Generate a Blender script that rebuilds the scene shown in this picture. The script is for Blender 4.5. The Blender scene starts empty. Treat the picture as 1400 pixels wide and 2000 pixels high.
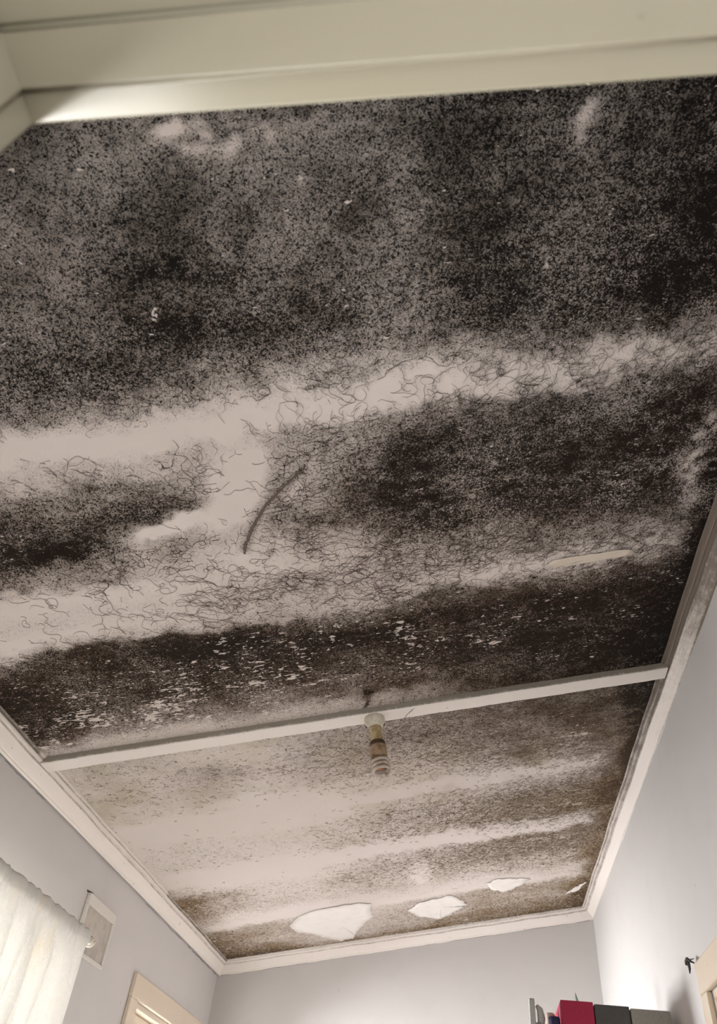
import bpy, bmesh, math, random
import numpy as np
from mathutils import Vector, Matrix
random.seed(7)
rng = np.random.default_rng(11)
C = bpy.context.scene.collection
sc = bpy.context.scene
CZ = 1.5                                   # eye height; everything below is measured from it

# ------------------------------------------------------------------ camera
cam = bpy.data.cameras.new('camera'); co = bpy.data.objects.new('camera', cam); C.objects.link(co)
R_ = Vector((0.9898, 0.1123, 0.0881)); U_ = Vector((0.0152, -0.6967, 0.7172)); F_ = Vector((-0.1419, 0.7085, 0.6913))
m = Matrix((( R_.x, U_.x, -F_.x, 0), (R_.y, U_.y, -F_.y, 0), (R_.z, U_.z, -F_.z, CZ), (0, 0, 0, 1)))
co.matrix_world = m
cam.sensor_fit = 'VERTICAL'; cam.sensor_height = 36; cam.lens = 36*1440/2000
cam.clip_start = 0.02; cam.clip_end = 200
cam.dof.use_dof = True; cam.dof.focus_distance = 2.2; cam.dof.aperture_fstop = 5.6
sc.camera = co

# ------------------------------------------------------------------ world, daylight, exposure
w = bpy.data.worlds.new('overcast_sky'); sc.world = w; w.use_nodes = True
bg = w.node_tree.nodes['Background']; bg.inputs[0].default_value = (0.97, 0.98, 1.0, 1); bg.inputs[1].default_value = 0.7
sc.view_settings.view_transform = 'Standard'; sc.view_settings.look = 'None'
sc.view_settings.exposure = 1.32; sc.view_settings.gamma = 1.0
sc.view_settings.use_curve_mapping = False

def area(name, loc, direction, sx, sy, power, col):
    l = bpy.data.lights.new(name, 'AREA'); l.shape = 'RECTANGLE'; l.size = sx; l.size_y = sy
    l.energy = power; l.color = col
    o = bpy.data.objects.new(name, l); C.objects.link(o); o.location = loc
    o.rotation_euler = Vector(direction).to_track_quat('-Z', 'Y').to_euler()
    return o
area('daylight_curtained_window', (-2.5, 1.8, CZ+0.25), (1, 0, -.05), 2.0, 2.8, 145, (1.0, 0.98, 0.95))
area('daylight_far_window', (-1.85, 3.87, CZ+0.35), (1, 0, -1.0), 0.9, 1.0, 140, (0.98, 0.985, 1.0))
area('fill_behind_camera', (0.1, -1.6, CZ-0.2), (0, 1, -0.1), 1.4, 1.4, 4, (1.0, 0.97, 0.90))  # unseen fill lamp behind the camera, added for light bounced off the floor
area('added_window_fill', (-1.85, 0.35, CZ+0.35), (1, .75, -.55), 0.9, 1.3, 64, (1.0, 0.985, 0.97))  # fill lamp outside the added, unseen window by the doorway

# ------------------------------------------------------------------ helpers
def setp(o, label=None, cat=None, group=None, kind=None):
    if label: o['label'] = label
    if cat: o['category'] = cat
    if group: o['group'] = group
    if kind: o['kind'] = kind
    return o
def link(name, me, mat=None, parent=None):
    o = bpy.data.objects.new(name, me); C.objects.link(o)
    if mat: me.materials.append(mat)
    if parent: o.parent = parent
    return o
def empty(name, loc=(0, 0, 0)):
    o = bpy.data.objects.new(name, None); C.objects.link(o); o.location = loc; o.empty_display_size = .05
    return o
def from_bm(name, bm, mat, parent=None, smooth=False, off=None):
    me = bpy.data.meshes.new(name)
    if off is not None: bmesh.ops.translate(bm, verts=bm.verts, vec=-Vector(off))
    bmesh.ops.recalc_face_normals(bm, faces=bm.faces)
    bm.to_mesh(me); bm.free()
    if smooth:
        for p in me.polygons: p.use_smooth = True
    return link(name, me, mat, parent)
def box(bm, x0, x1, y0, y1, z0, z1, bev=0.0, seg=2):
    r = bmesh.ops.create_cube(bm, size=1)
    for v in r['verts']:
        v.co = Vector(((x0+x1)/2+v.co.x*(x1-x0), (y0+y1)/2+v.co.y*(y1-y0), (z0+z1)/2+v.co.z*(z1-z0)))
    if bev:
        es = list({e for v in r['verts'] for e in v.link_edges})
        bmesh.ops.bevel(bm, geom=es, offset=bev, segments=seg, affect='EDGES', profile=.5)
def tube(bm, pts, rad, seg=10, cap=True):
    pts = [Vector(p) for p in pts]; rs = rad if isinstance(rad, (list, tuple)) else [rad]*len(pts)
    rings = []; t0 = (pts[1]-pts[0]).normalized()
    n = t0.orthogonal().normalized()
    for i, p in enumerate(pts):
        t = (pts[min(i+1, len(pts)-1)]-pts[max(i-1, 0)]).normalized()
        n = (n - t*n.dot(t)).normalized(); b = t.cross(n)
        rings.append([bm.verts.new(p+(n*math.cos(a)+b*math.sin(a))*rs[i]) for a in [2*math.pi*k/seg for k in range(seg)]])
    for a, b in zip(rings, rings[1:]):
        for k in range(seg): bm.faces.new((a[k], a[(k+1) % seg], b[(k+1) % seg], b[k]))
    if cap: bm.faces.new(rings[0]); bm.faces.new(rings[-1])
def lathe(bm, prof, o, ax, seg=40):
    o = Vector(o); ax = Vector(ax).normalized(); n = ax.orthogonal().normalized(); b = ax.cross(n); rings = []
    for h, r in prof:
        rings.append([bm.verts.new(o+ax*h+(n*math.cos(a)+b*math.sin(a))*max(r, 1e-4)) for a in [2*math.pi*k/seg for k in range(seg)]])
    for a, c in zip(rings, rings[1:]):
        for k in range(seg): bm.faces.new((a[k], a[(k+1) % seg], c[(k+1) % seg], c[k]))
    bm.faces.new(rings[0]); bm.faces.new(rings[-1])

class NT:
    def __init__(s, name, rough=.6, color=(.7, .7, .7)):
        s.m = bpy.data.materials.new(name); s.m.use_nodes = True; s.t = s.m.node_tree; s.n = s.t.nodes
        s.b = s.n['Principled BSDF']; s.b.inputs['Roughness'].default_value = rough
        s.b.inputs['Base Color'].default_value = (*color, 1)
    def val(s, sock, v):
        if hasattr(v, 'is_linked'): s.t.links.new(v, sock)
        else:
            if isinstance(v, tuple) and len(v) == 3 and sock.type == 'RGBA': v = (*v, 1)
            sock.default_value = v
    def math(s, op, a, b=0.0, c=None, clamp=False):
        n = s.n.new('ShaderNodeMath'); n.operation = op; n.use_clamp = clamp
        s.val(n.inputs[0], a); s.val(n.inputs[1], b)
        if c is not None: s.val(n.inputs[2], c)
        return n.outputs[0]
    def coord(s, kind='Object', scale=(1, 1, 1), loc=(0, 0, 0)):
        tc = s.n.new('ShaderNodeTexCoord'); mp = s.n.new('ShaderNodeMapping')
        mp.inputs['Scale'].default_value = scale; mp.inputs['Location'].default_value = loc
        s.t.links.new(tc.outputs[kind], mp.inputs['Vector']); return mp.outputs[0]
    def noise(s, vec, scale, detail=2, rough=.5, dist=0.0, out=0):
        n = s.n.new('ShaderNodeTexNoise'); s.val(n.inputs['Vector'], vec)
        n.inputs['Scale'].default_value = scale; n.inputs['Detail'].default_value = detail
        n.inputs['Roughness'].default_value = rough; n.inputs['Distortion'].default_value = dist
        return n.outputs[out]
    def ramp(s, x, a, b, lo=0.0, hi=1.0, smooth=True):
        n = s.n.new('ShaderNodeMapRange'); n.interpolation_type = 'SMOOTHSTEP' if smooth else 'LINEAR'
        s.val(n.inputs['Value'], x); s.val(n.inputs['From Min'], a); s.val(n.inputs['From Max'], b)
        s.val(n.inputs['To Min'], lo); s.val(n.inputs['To Max'], hi); return n.outputs[0]
    def mix(s, f, a, b):
        n = s.n.new('ShaderNodeMix'); n.data_type = 'RGBA'; s.val(n.inputs[0], f)
        s.val(n.inputs[6], a); s.val(n.inputs[7], b); return n.outputs[2]
    def attr(s, name):
        n = s.n.new('ShaderNodeAttribute'); n.attribute_name = name; return n.outputs['Fac']
    def bump(s, h, strength=.3, dist=.002):
        n = s.n.new('ShaderNodeBump'); n.inputs['Strength'].default_value = strength; n.inputs['Distance'].default_value = dist
        s.val(n.inputs['Height'], h); s.t.links.new(n.outputs[0], s.b.inputs['Normal'])
    def base(s, c): s.val(s.b.inputs['Base Color'], c)

def paint(name, col, rough=.55, grime_tone=.06, bump=.15, dark=None, scale=6):
    t = NT(name, rough, col); v = t.coord()
    n = t.noise(v, scale, 5, .6); d = dark or tuple(c*.8 for c in col)
    f = t.ramp(n, .45, .8, 0, grime_tone*4)
    sp = t.noise(v, 38, 2, .5); f2 = t.ramp(sp, .74, .79, 0, .45)
    t.base(t.mix(f2, t.mix(f, col, d), tuple(c*.45 for c in col)))
    t.bump(t.noise(v, 120, 3, .6), bump, .001); return t.m

WHITE = (.62, .615, .615)
M_wall = paint('wall_paint', (.575, .552, .538), .6, .05)
M_trim = paint('trim_paint', (.66, .63, .58), .45, .12)
M_frame = paint('door_frame_gloss', (.35, .32, .24), .28, .06, .08)
M_cream = paint('cream_gloss', (.68, .58, .46), .35, .05, .08)
M_floor = paint('pale_carpet', (.74, .70, .67), .9, .06)

# ------------------------------------------------------------------ room figures
A = math.atan(0.19529609)                  # the ceiling rises towards the right wall
ca, sa = math.cos(A), math.sin(A)
XL, XR, YF, YN = -1.3732, 0.6607, 4.5273, 0.02
def CE(u, v, h=0.0):                       # a point on (or h below) the sloping ceiling
    return Vector((-sa*1.2+ca*u+sa*h, v, ca*1.2+sa*u-ca*h+CZ))
def zc(x): return (1.2+sa*x)/ca+CZ
U0, U1 = (XL+sa*1.2)/ca, (XR+sa*1.2)/ca    # ceiling run between the walls

# ------------------------------------------------------------------ setting: walls, floor
def wall(name, boxes, mat=M_wall):
    bm = bmesh.new()
    for b in boxes: box(bm, *b)
    return setp(from_bm(name, bm, mat), kind='structure')
z = lambda t: t+CZ
wall('floor', [(-1.6, .9, -1.2, 4.8, -.08, 0)], M_floor)
def wall_x(name, x0, x1, y0, y1, holes, top):
    bx = []; y = y0
    for (a, b, lo, hi) in holes:
        bx.append((x0, x1, y, a, 0, top)); bx.append((x0, x1, a, b, 0, lo)); bx.append((x0, x1, a, b, hi, top)); y = b
    bx.append((x0, x1, y, y1, 0, top))
    return wall(name, [b for b in bx if b[5]-b[4] > 1e-4])
WL = wall_x('wall_left', XL-.12, XL, -.1, YF+.12, [(.12, .80, z(-1.1), z(.5)), (.95, 2.69, z(-.55), z(.60)), (3.45, 4.27, z(-.5), z(.575))], zc(XL)+.03)
WR = wall_x('wall_right', XR, XR+.12, -.1, YF+.12, [(1.72, 2.49, 0, z(.548))], zc(XR)+.03)
bm = bmesh.new()
vs = [bm.verts.new(p) for p in ((XL, YF, 0), (XR, YF, 0), (XR, YF, zc(XR)+.02), (XL, YF, zc(XL)+.02))]
f = bm.faces.new(vs); r = bmesh.ops.extrude_face_region(bm, geom=[f])
bmesh.ops.translate(bm, verts=[g for g in r['geom'] if isinstance(g, bmesh.types.BMVert)], vec=(0, .12, 0))
WF = setp(from_bm('wall_far', bm, M_wall), kind='structure')
YAW = Matrix.Translation((-.31, .15, 0)) @ Matrix.Rotation(.021, 4, 'Z') @ Matrix.Translation((.31, -.15, 0))
bm = bmesh.new()
zt = z(.60)
for (x0, x1, lo) in ((XL-.02, -.345, 0), (-.345, .60, zt), (.60, XR+.02, 0)):
    q = [bm.verts.new(p) for p in ((x0, .03, lo), (x1, .03, lo), (x1, .03, zc(x1)), (x0, .03, zc(x0)))]
    f = bm.faces.new(q); r = bmesh.ops.extrude_face_region(bm, geom=[f])
    bmesh.ops.translate(bm, verts=[g for g in r['geom'] if isinstance(g, bmesh.types.BMVert)], vec=(0, .1, 0))
WN = setp(from_bm('wall_near', bm, M_wall), kind='structure'); WN.matrix_world = YAW

# ------------------------------------------------------------------ door_1: the doorway the picture is taken from
d1 = setp(empty('door_1', (0, 0, 0)), kind='structure'); d1.matrix_world = YAW
def extr_x(bm, prof, x0, x1, bev=.002):    # prof: (y, z) outline swept along x
    a = [bm.verts.new((x0, y, zz)) for y, zz in prof]
    f = bm.faces.new(a); r = bmesh.ops.extrude_face_region(bm, geom=[f])
    bmesh.ops.translate(bm, verts=[g for g in r['geom'] if isinstance(g, bmesh.types.BMVert)], vec=(x1-x0, 0, 0))
    if bev: bmesh.ops.bevel(bm, geom=[e for e in bm.edges if abs((e.verts[0].co-e.verts[1].co).x) > .01], offset=bev, segments=3, affect='EDGES', profile=.5)
Hh = z(.55)
bm = bmesh.new()
extr_x(bm, [(.0, Hh+.014), (.098, Hh+.014), (.098, Hh), (.1345, Hh), (.1365, Hh+.005), (.158, Hh+.005), (.158, Hh+.06), (0, Hh+.06)], -.345, .60)
from_bm('head_jamb', bm, M_frame, d1, True)
def extr_z(bm, prof, z0, z1, bev=.002):
    a = [bm.verts.new((x, y, z0)) for x, y in prof]
    f = bm.faces.new(a); r = bmesh.ops.extrude_face_region(bm, geom=[f])
    bmesh.ops.translate(bm, verts=[g for g in r['geom'] if isinstance(g, bmesh.types.BMVert)], vec=(0, 0, z1-z0))
    if bev: bmesh.ops.bevel(bm, geom=[e for e in bm.edges if abs((e.verts[0].co-e.verts[1].co).z) > .01], offset=bev, segments=3, affect='EDGES', profile=.5)
for s, x in ((1, -.303), (-1, .56)):
    bm = bmesh.new()
    extr_z(bm, [(x-.014*s, .0), (x-.014*s, .098), (x, .098), (x, .1345), (x-.004*s, .1365), (x-.004*s, .158), (x-.042*s, .158), (x-.042*s, 0)], 0, Hh+.02)
    from_bm('side_jamb', bm, M_frame, d1, True)
for o in list(C.objects):
    if o.name.startswith(('head_jamb', 'side_jamb')):
        md = o.modifiers.new('wn', 'WEIGHTED_NORMAL')

# ------------------------------------------------------------------ ceiling: mould density over the sheet
cu = np.array([-1.1, -.9, -.7, -.5, -.3, -.1, .1, .3, .5, .7, .82])
T = {
 .10: [.6, .6, .6, .6, .65, .72, .8, .84, .87, .93, .95],
 .30: [.6, .6, .6, .6, .62, .7, .8, .83, .85, .93, .95],
 .40: [.6, .6, .6, .62, .66, .62, .68, .78, .80, .92, .95],
 .50: [.6, .6, .6, .6, .75, .62, .68, .78, .78, .90, .93],
 .60: [.6, .6, .62, .66, .76, .72, .66, .80, .84, .88, .92],
 .70: [.78, .78, .80, .82, .84, .80, .72, .84, .88, .90, .93],
 .76: [.78, .78, .80, .80, .78, .74, .66, .82, .88, .90, .93],
 .82: [.7, .7, .66, .55, .45, .40, .38, .50, .70, .75, .8],
 .85: [.4, .35, .25, .18, .12, .12, .15, .25, .35, .5, .6],
 .88: [.05, .05, .04, .03, .02, .02, .02, .06, .12, .22, .35],
 .91: [.05, .05, .05, .04, .03, .03, .04, .10, .18, .22, .4],
 .96: [.4, .4, .22, .26, .38, .40, .58, .68, .74, .80, .88],
 1.04: [.88, .88, .74, .66, .38, .46, .82, .84, .84, .90, .95],
 1.12: [.92, .92, .80, .80, .36, .48, .88, .86, .86, .90, .95],
 1.20: [.92, .92, .84, .60, .42, .56, .90, .86, .86, .88, .93],
 1.28: [.85, .75, .55, .30, .20, .34, .84, .84, .84, .84, .95],
 1.36: [.1, .05, .05, .1, .15, .22, .45, .62, .66, .66, .85],
 1.42: [.15, .15, .15, .15, .25, .25, .22, .45, .55, .42, .8],
 1.49: [.02, .02, .04, .12, .26, .25, .12, .08, .12, .3, .72],
 1.53: [.3, .25, .2, .35, .35, .32, .3, .3, .35, .5, .78],
 1.57: [.7, .75, .75, .84, .8, .62, .6, .6, .68, .82, .92],
 1.65: [.85, .82, .86, .93, .93, .90, .88, .92, .93, .94, .95],
 1.80: [.93, .82, .84, .84, .80, .80, .88, .92, .94, .95, .96],
 1.95: [.9, .68, .62, .60, .60, .66, .78, .85, .92, .94, .96],
 2.05: [.4, .18, .18, .2, .25, .35, .45, .72, .85, .92, .98],
 2.13: [.2, .2, .15, .15, .25, .35, .45, .60, .68, .75, .97],
 2.20: [.22, .25, .18, .15, .3, .35, .45, .58, .66, .72, .95],
 2.35: [.22, .27, .28, .22, .32, .4, .42, .55, .62, .72, .95],
 2.50: [.2, .25, .25, .2, .3, .3, .32, .48, .6, .66, .92],
 2.60: [.15, .2, .12, .05, .12, .2, .2, .25, .32, .45, .7],
 2.70: [.05, .03, 0, 0, 0, .02, .03, .05, .1, .12, .35],
 2.80: [.05, .03, .03, .02, .05, .15, .2, .22, .28, .35, .6],
 2.95: [.1, .15, .12, .1, .2, .3, .32, .4, .5, .7, .92],
 3.10: [.1, .15, .1, .08, .2, .25, .32, .4, .58, .72, .92],
 3.20: [.05, .03, 0, 0, .03, .05, .05, .1, .15, .22, .45],
 3.27: [.02, 0, 0, 0, 0, 0, 0, .02, .05, .08, .22],
 3.35: [.15, .06, .05, .02, .15, .25, .27, .42, .58, .64, .8],
 3.50: [.72, .4, .17, .15, .3, .32, .36, .38, .46, .45, .82],
 3.70: [.70, .36, .27, .2, .25, .27, .3, .32, .34, .45, .75],
 3.85: [.4, .1, .05, .03, .05, .1, .1, .1, .15, .22, .5],
 3.92: [.1, 0, 0, 0, 0, .02, .02, .05, .1, .15, .35],
 4.00: [.6, .45, .4, .1, .2, .3, .32, .5, .5, .5, .75],
 4.20: [.78, .5, .4, .3, .35, .4, .42, .52, .52, .5, .85],
 4.36: [.85, .7, .5, .3, .38, .5, .6, .66, .7, .75, .9],
 4.47: [.95, .9, .85, .6, .6, .75, .8, .85, .88, .92, .95],
 4.60: [.95, .9, .85, .6, .6, .75, .8, .85, .88, .92, .95]}
cv = np.array(sorted(T)); TT = np.array([T[k] for k in cv])
def dens(u, v):
    i = np.clip(np.searchsorted(cv, v)-1, 0, len(cv)-2); j = np.clip(np.searchsorted(cu, u)-1, 0, len(cu)-2)
    a = np.clip((v-cv[i])/(cv[i+1]-cv[i]), 0, 1); b = np.clip((u-cu[j])/(cu[j+1]-cu[j]), 0, 1)
    a = a*a*(3-2*a); b = b*b*(3-2*b)
    return (TT[i, j]*(1-a)*(1-b)+TT[i+1, j]*a*(1-b)+TT[i, j+1]*(1-a)*b+TT[i+1, j+1]*a*b)
def vnoise(u, v, s, seed):                 # cheap smooth value noise for stain outlines
    x = u*s+100; y = v*s+100; xi = np.floor(x).astype(int); yi = np.floor(y).astype(int); fx = x-xi; fy = y-yi
    fx = fx*fx*(3-2*fx); fy = fy*fy*(3-2*fy)
    def h(a, b):
        n = (a*374761393+b*668265263+seed*144269504) & 0x7fffffff
        n = ((n ^ (n >> 13))*1274126177) & 0x7fffffff
        return ((n ^ (n >> 16)) & 0xffff)/65535.
    return (h(xi, yi)*(1-fx)+h(xi+1, yi)*fx)*(1-fy)+(h(xi, yi+1)*(1-fx)+h(xi+1, yi+1)*fx)*fy
def seg(u, v, p, q):
    p = np.array(p); q = np.array(q); d = q-p; t = np.clip(((u-p[0])*d[0]+(v-p[1])*d[1])/(d@d), 0, 1)
    return np.hypot(u-p[0]-t*d[0], v-p[1]-t*d[1])
def ell(u, v, c, r, ang=0.0):
    x = u-c[0]; y = v-c[1]; k, s = math.cos(ang), math.sin(ang)
    return np.exp(-(((x*k+y*s)/r[0])**2+((-x*s+y*k)/r[1])**2))
def density(u, v):
    wu = u+(vnoise(u, v, 9, 1)-.5)*.06+(vnoise(u, v, 30, 3)-.5)*.03; wv = v+(vnoise(u, v, 7, 2)-.5)*.045+(vnoise(u, v, 24, 4)-.5)*.035+(vnoise(u, v, 70, 8)-.5)*.02
    D = dens(wu, wv)
    patch = [((0.0, 3.62), (.05, .12), 0, -.3), ((-.1, 2.92), (.02, .03), 0, .3),  # pale or dark patches: centre, radii, angle, amount
      ((-.27, 1.07), (.055, .10), .25, -.9), ((-.43, 1.18), (.11, .022), -.28, -.8), ((-.41, 1.10), (.06, .035), 0, .18),
      ((-.18, 1.17), (.05, .07), 0, .25), ((-.13, 1.14), (.04, .035), 0, -.3), ((-.10, .365), (.16, .016), .05, -.30),
      ((.46, .43), (.02, .035), 0, -.4), ((.39, .68), (.008, .014), 0, -.5), ((-.37, .52), (.006, .006), 0, -.5),
      ((0.0, .45), (.006, .007), 0, -.5), ((-.19, .335), (.03, .01), 0, -.6), ((.76, 1.2), (.02, .22), .06, -.35),
      ((.78, 1.48), (.03, .05), 0, -.2), ((-.62, 1.2), (.10, .05), 0, .12), ((-.2, .56), (.16, .03), .1, .12), ((-.7, .6), (.06, .05), 0, -.2),
      ((-.55, 2.36), (.18, .05), .1, .12), ((-.72, 3.08), (.05, .10), -.6, .10), ((.1, 2.3), (.2, .05), 0, .08), ((-.085, 1.99), (.018, .03), .3, .5), ((-.1, 2.05), (.01, .03), .5, .4), ((-.55, 1.62), (.18, .05), .15, .12)]
    mod = .3+1.4*vnoise(u, v, 55, 9)
    for c, r, a, k in patch: D = D+k*ell(wu, wv, c, r, a)*(mod if abs(k) < .7 else 1)
    pts = [(-.114, 1.048), (-.143, 1.072), (-.178, 1.103), (-.213, 1.136), (-.249, 1.186), (-.285, 1.252), (-.299, 1.282)]
    for p, q in zip(pts, pts[1:]): D = np.maximum(D, .62*np.exp(-(seg(u, v, p, q)/.022)**2))
    D = D-.9*ell(u, v, (-.30, 1.31), (.012, .03))
    # mould creeping in from the right-hand cornice and gathered in the corners
    e = np.exp(-(np.clip(.845-u, 0, 9)/(.035+.075*vnoise(u, v, 6, 12)))**2)*np.clip((v-.8)*1.5, 0, 1)*np.interp(v, [.8, 2.6, 3.2, 4.5], [1, 1, .85, .7]); D = np.maximum(D, e*1.0)
    e2 = np.exp(-np.clip(u+1.12, 0, 9)/.03)*np.where((v > 1.5) & (v < 2.0) | (v > 3.35), 1, .25); D = np.maximum(D, e2*.9)
    e3 = np.exp(-np.clip(4.47-v, 0, 9)/.05); D = np.maximum(D, e3*.9)
    return np.clip(D, 0, 1)
FU = np.array([-1.1, -.7, -.3, 0, .3, .6, .82])
FT = {.1: [.1]*7, 1.5: [.1, .1, .1, .1, .1, .2, .1], 1.6: [.35, .4, .5, .4, .5, .5, .3], 1.75: [.6, .75, .85, .7, .65, .5, .2],
      1.9: [.8, .95, .8, .5, .35, .3, .1], 2.0: [.7, .8, .6, .3, .2, .2, .1], 2.1: [.2, .2, .2, .2, .2, .3, .2], 2.4: [.1, .1, .2, .3, .3, .5, .2],
      2.5: [.1, .1, .2, .3, .5, .8, .3], 2.8: [.2, .2, .3, .3, .3, .4, .2], 3.05: [.2, .2, .3, .3, .5, .8, .3], 3.4: [.4, .4, .4, .4, .6, .8, .4],
      3.6: [.6, .7, .5, .5, .6, .8, .4], 4.1: [.6, .6, .5, .5, .5, .6, .3], 4.6: [.4]*7}
fv = np.array(sorted(FT)); FF = np.array([FT[k] for k in fv])
def flk(u, v):
    i = np.clip(np.searchsorted(fv, v)-1, 0, len(fv)-2); j = np.clip(np.searchsorted(FU, u)-1, 0, len(FU)-2)
    a = np.clip((v-fv[i])/(fv[i+1]-fv[i]), 0, 1); b = np.clip((u-FU[j])/(FU[j+1]-FU[j]), 0, 1)
    return FF[i, j]*(1-a)*(1-b)+FF[i+1, j]*a*(1-b)+FF[i, j+1]*(1-a)*b+FF[i+1, j+1]*a*b
def warm(u, v):                            # 0 = black mould, 1 = brown / olive mould
    k = np.interp(v, [.3, .9, 1.3, 1.7, 1.95, 2.2, 2.8, 4.5], [.08, .3, .55, .6, .7, .8, .9, 1.0])
    k = k+.25*ell(u, v, (-.5, 2.0), (.7, .08))-.35*ell(u, v, (.82, 1.9), (.12, .5))-.3*ell(u, v, (.85, 2.4), (.07, .8))
    return np.clip(k+(vnoise(u, v, 3, 5)-.5)*.3, 0, 1)

def grid_mesh(name, us, vs_, zf, back=None):
    nu, nv = len(us), len(vs_); UU, VV = np.meshgrid(us, vs_)
    co_ = np.stack([UU, VV, zf(UU, VV)], -1).reshape(-1, 3)
    idx = np.arange(nu*nv).reshape(nv, nu)
    q = np.stack([idx[:-1, :-1], idx[1:, :-1], idx[1:, 1:], idx[:-1, 1:]], -1).reshape(-1, 4)
    me = bpy.data.meshes.new(name)
    if back is not None:
        b0 = len(co_); ex = np.array([[us[0], vs_[0], back], [us[-1], vs_[0], back], [us[-1], vs_[-1], back], [us[0], vs_[-1], back]])
        co_ = np.vstack([co_, ex]); q = np.vstack([q, [[b0, b0+1, b0+2, b0+3]]])
    me.vertices.add(len(co_)); me.vertices.foreach_set('co', co_.ravel().astype(np.float32))
    me.loops.add(q.size); me.loops.foreach_set('vertex_index', q.ravel().astype(np.int32))
    me.polygons.add(len(q)); me.polygons.foreach_set('loop_start', (np.arange(len(q))*4).astype(np.int32))
    me.polygons.foreach_set('loop_total', np.full(len(q), 4, np.int32)) if False else None
    me.update(calc_edges=True); me.validate()
    return me, co_
def fattr(me, name, arr):
    a = me.attributes.new(name, 'FLOAT', 'POINT'); a.data.foreach_set('value', arr.astype(np.float32))

def mould_material():
    t = NT('mouldy_ceiling_paint', .85); t.b.inputs['Specular IOR Level'].default_value = .12
    D = t.attr('mould'); W = t.attr('warm'); Fk = t.attr('flake')
    v = t.coord()
    sep = t.n.new('ShaderNodeSeparateXYZ'); t.t.links.new(v, sep.inputs[0]); vy = sep.outputs[1]
    lo = t.noise(v, 5.5, 4, .6); lo2 = t.noise(t.coord(scale=(1, 1.6, 1), loc=(3, 7, 0)), 26, 3, .6)
    amp = t.math('MULTIPLY_ADD', D, .30, .04)
    D1 = t.math('MULTIPLY_ADD', t.math('SUBTRACT', lo, .5), t.math('MULTIPLY', amp, 1.6), D)
    D2 = t.math('MULTIPLY_ADD', t.math('SUBTRACT', lo2, .5), t.math('MULTIPLY', amp, 1.4), D1, clamp=True)
    def worms(scale, seed, dist):
        vv = t.coord(loc=(seed, seed*1.7, seed*.3))
        n = t.noise(vv, scale, 1.0, .5, dist)
        return t.math('ABSOLUTE', t.math('SUBTRACT', n, .5))
    near, mid, far = worms(175, 1.3, 1.3), worms(125, 4.1, 1.4), worms(70, 8.7, 1.3)
    k1 = t.ramp(vy, .85, 1.5); k2 = t.ramp(vy, 2.1, 3.0)
    def mixf(f, a, b): return t.math('ADD', t.math('MULTIPLY', a, t.math('SUBTRACT', 1, f)), t.math('MULTIPLY', b, f))
    wm = mixf(k2, mixf(k1, near, mid), far)
    thr = t.math('ADD', t.math('MULTIPLY', D2, .070), t.math('ADD', t.math('MULTIPLY', t.math('POWER', D2, 4), .030), t.math('MULTIPLY', t.math('POWER', D2, 12), .16)))
    thr = t.math('MULTIPLY', thr, t.ramp(D2, .0, .10))
    mask = t.ramp(wm, t.math('SUBTRACT', thr, .013), t.math('ADD', thr, .012), 1, 0)
    mask = t.math('MULTIPLY', mask, t.ramp(D2, .015, .09))
    # larger clotted speckle
    sp = t.noise(t.coord(loc=(9, 2, 0)), 150, 2, .6); mask = t.math('MAXIMUM', mask, t.math('MULTIPLY', t.ramp(sp, t.math('MULTIPLY_ADD', D2, -.30, .78), t.math('MULTIPLY_ADD', D2, -.30, .82)), t.ramp(vy, 1.6, 2.4, .85, .35)))
    # paint flakes that have dropped off and left clean spots, longer across the room
    fn = t.noise(t.coord(scale=(1, 1.9, 1), loc=(5, 1, 0)), 27, 3.0, .6, .5); fb = t.noise(t.coord(loc=(2, 8, 0)), 7, 2, .5)
    fth = t.math('SUBTRACT', t.math('MULTIPLY_ADD', Fk, -.19, .755), t.math('MULTIPLY', t.math('SUBTRACT', fb, .5), .35))
    clean = t.ramp(fn, fth, t.math('ADD', fth, .035))
    fn2 = t.noise(t.coord(scale=(1, 2.2, 1), loc=(1, 5, 0)), 62, 2.0, .5, .3)
    th2 = t.math('SUBTRACT', t.math('MULTIPLY_ADD', Fk, -.15, .735), t.math('MULTIPLY', t.math('SUBTRACT', fb, .5), .30))
    clean = t.math('MAXIMUM', clean, t.ramp(fn2, th2, t.math('ADD', th2, .04)))
    cleanm = t.math('SUBTRACT', 1, t.math('MULTIPLY', clean, .9))
    mask = t.math('MULTIPLY', mask, cleanm)
    paintc = t.mix(t.ramp(t.noise(v, 2.2, 3, .5), .4, .7), (.71, .64, .60), (.72, .66, .625))
    ol = t.math('MULTIPLY', t.ramp(t.noise(t.coord(loc=(4, 4, 0)), 3.2, 4, .6), .42, .68, 0, .6), t.math('MULTIPLY', t.ramp(vy, 2.0, 2.2), t.ramp(vy, 2.6, 3.6, 1, .15)))
    ol = t.math('MULTIPLY', ol, t.ramp(D1, .03, .2))
    paintc = t.mix(ol, paintc, (.44, .40, .28))
    film_c = t.mix(W, (.115, .103, .088), (.155, .105, .074)); film_c = t.mix(t.ramp(vy, 2.0, 3.4), film_c, (.30, .22, .135))
    fz = t.math('ADD', t.ramp(vy, .45, .8, .95, .78), t.math('ADD', t.ramp(vy, 1.3, 1.6, 0, .2), t.ramp(lo, .4, .65, -.12, .12)))
    film = t.math('MULTIPLY', t.math('MULTIPLY', t.ramp(D2, .06, .85, 0, 1), fz), cleanm, clamp=True)
    dark = t.mix(W, (.006, .0055, .005), (.024, .014, .009)); dark = t.mix(t.ramp(vy, 2.0, 3.2), dark, (.085, .055, .032))
    c = t.mix(film, paintc, film_c); c = t.mix(mask, c, dark)
    t.base(c)
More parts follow.
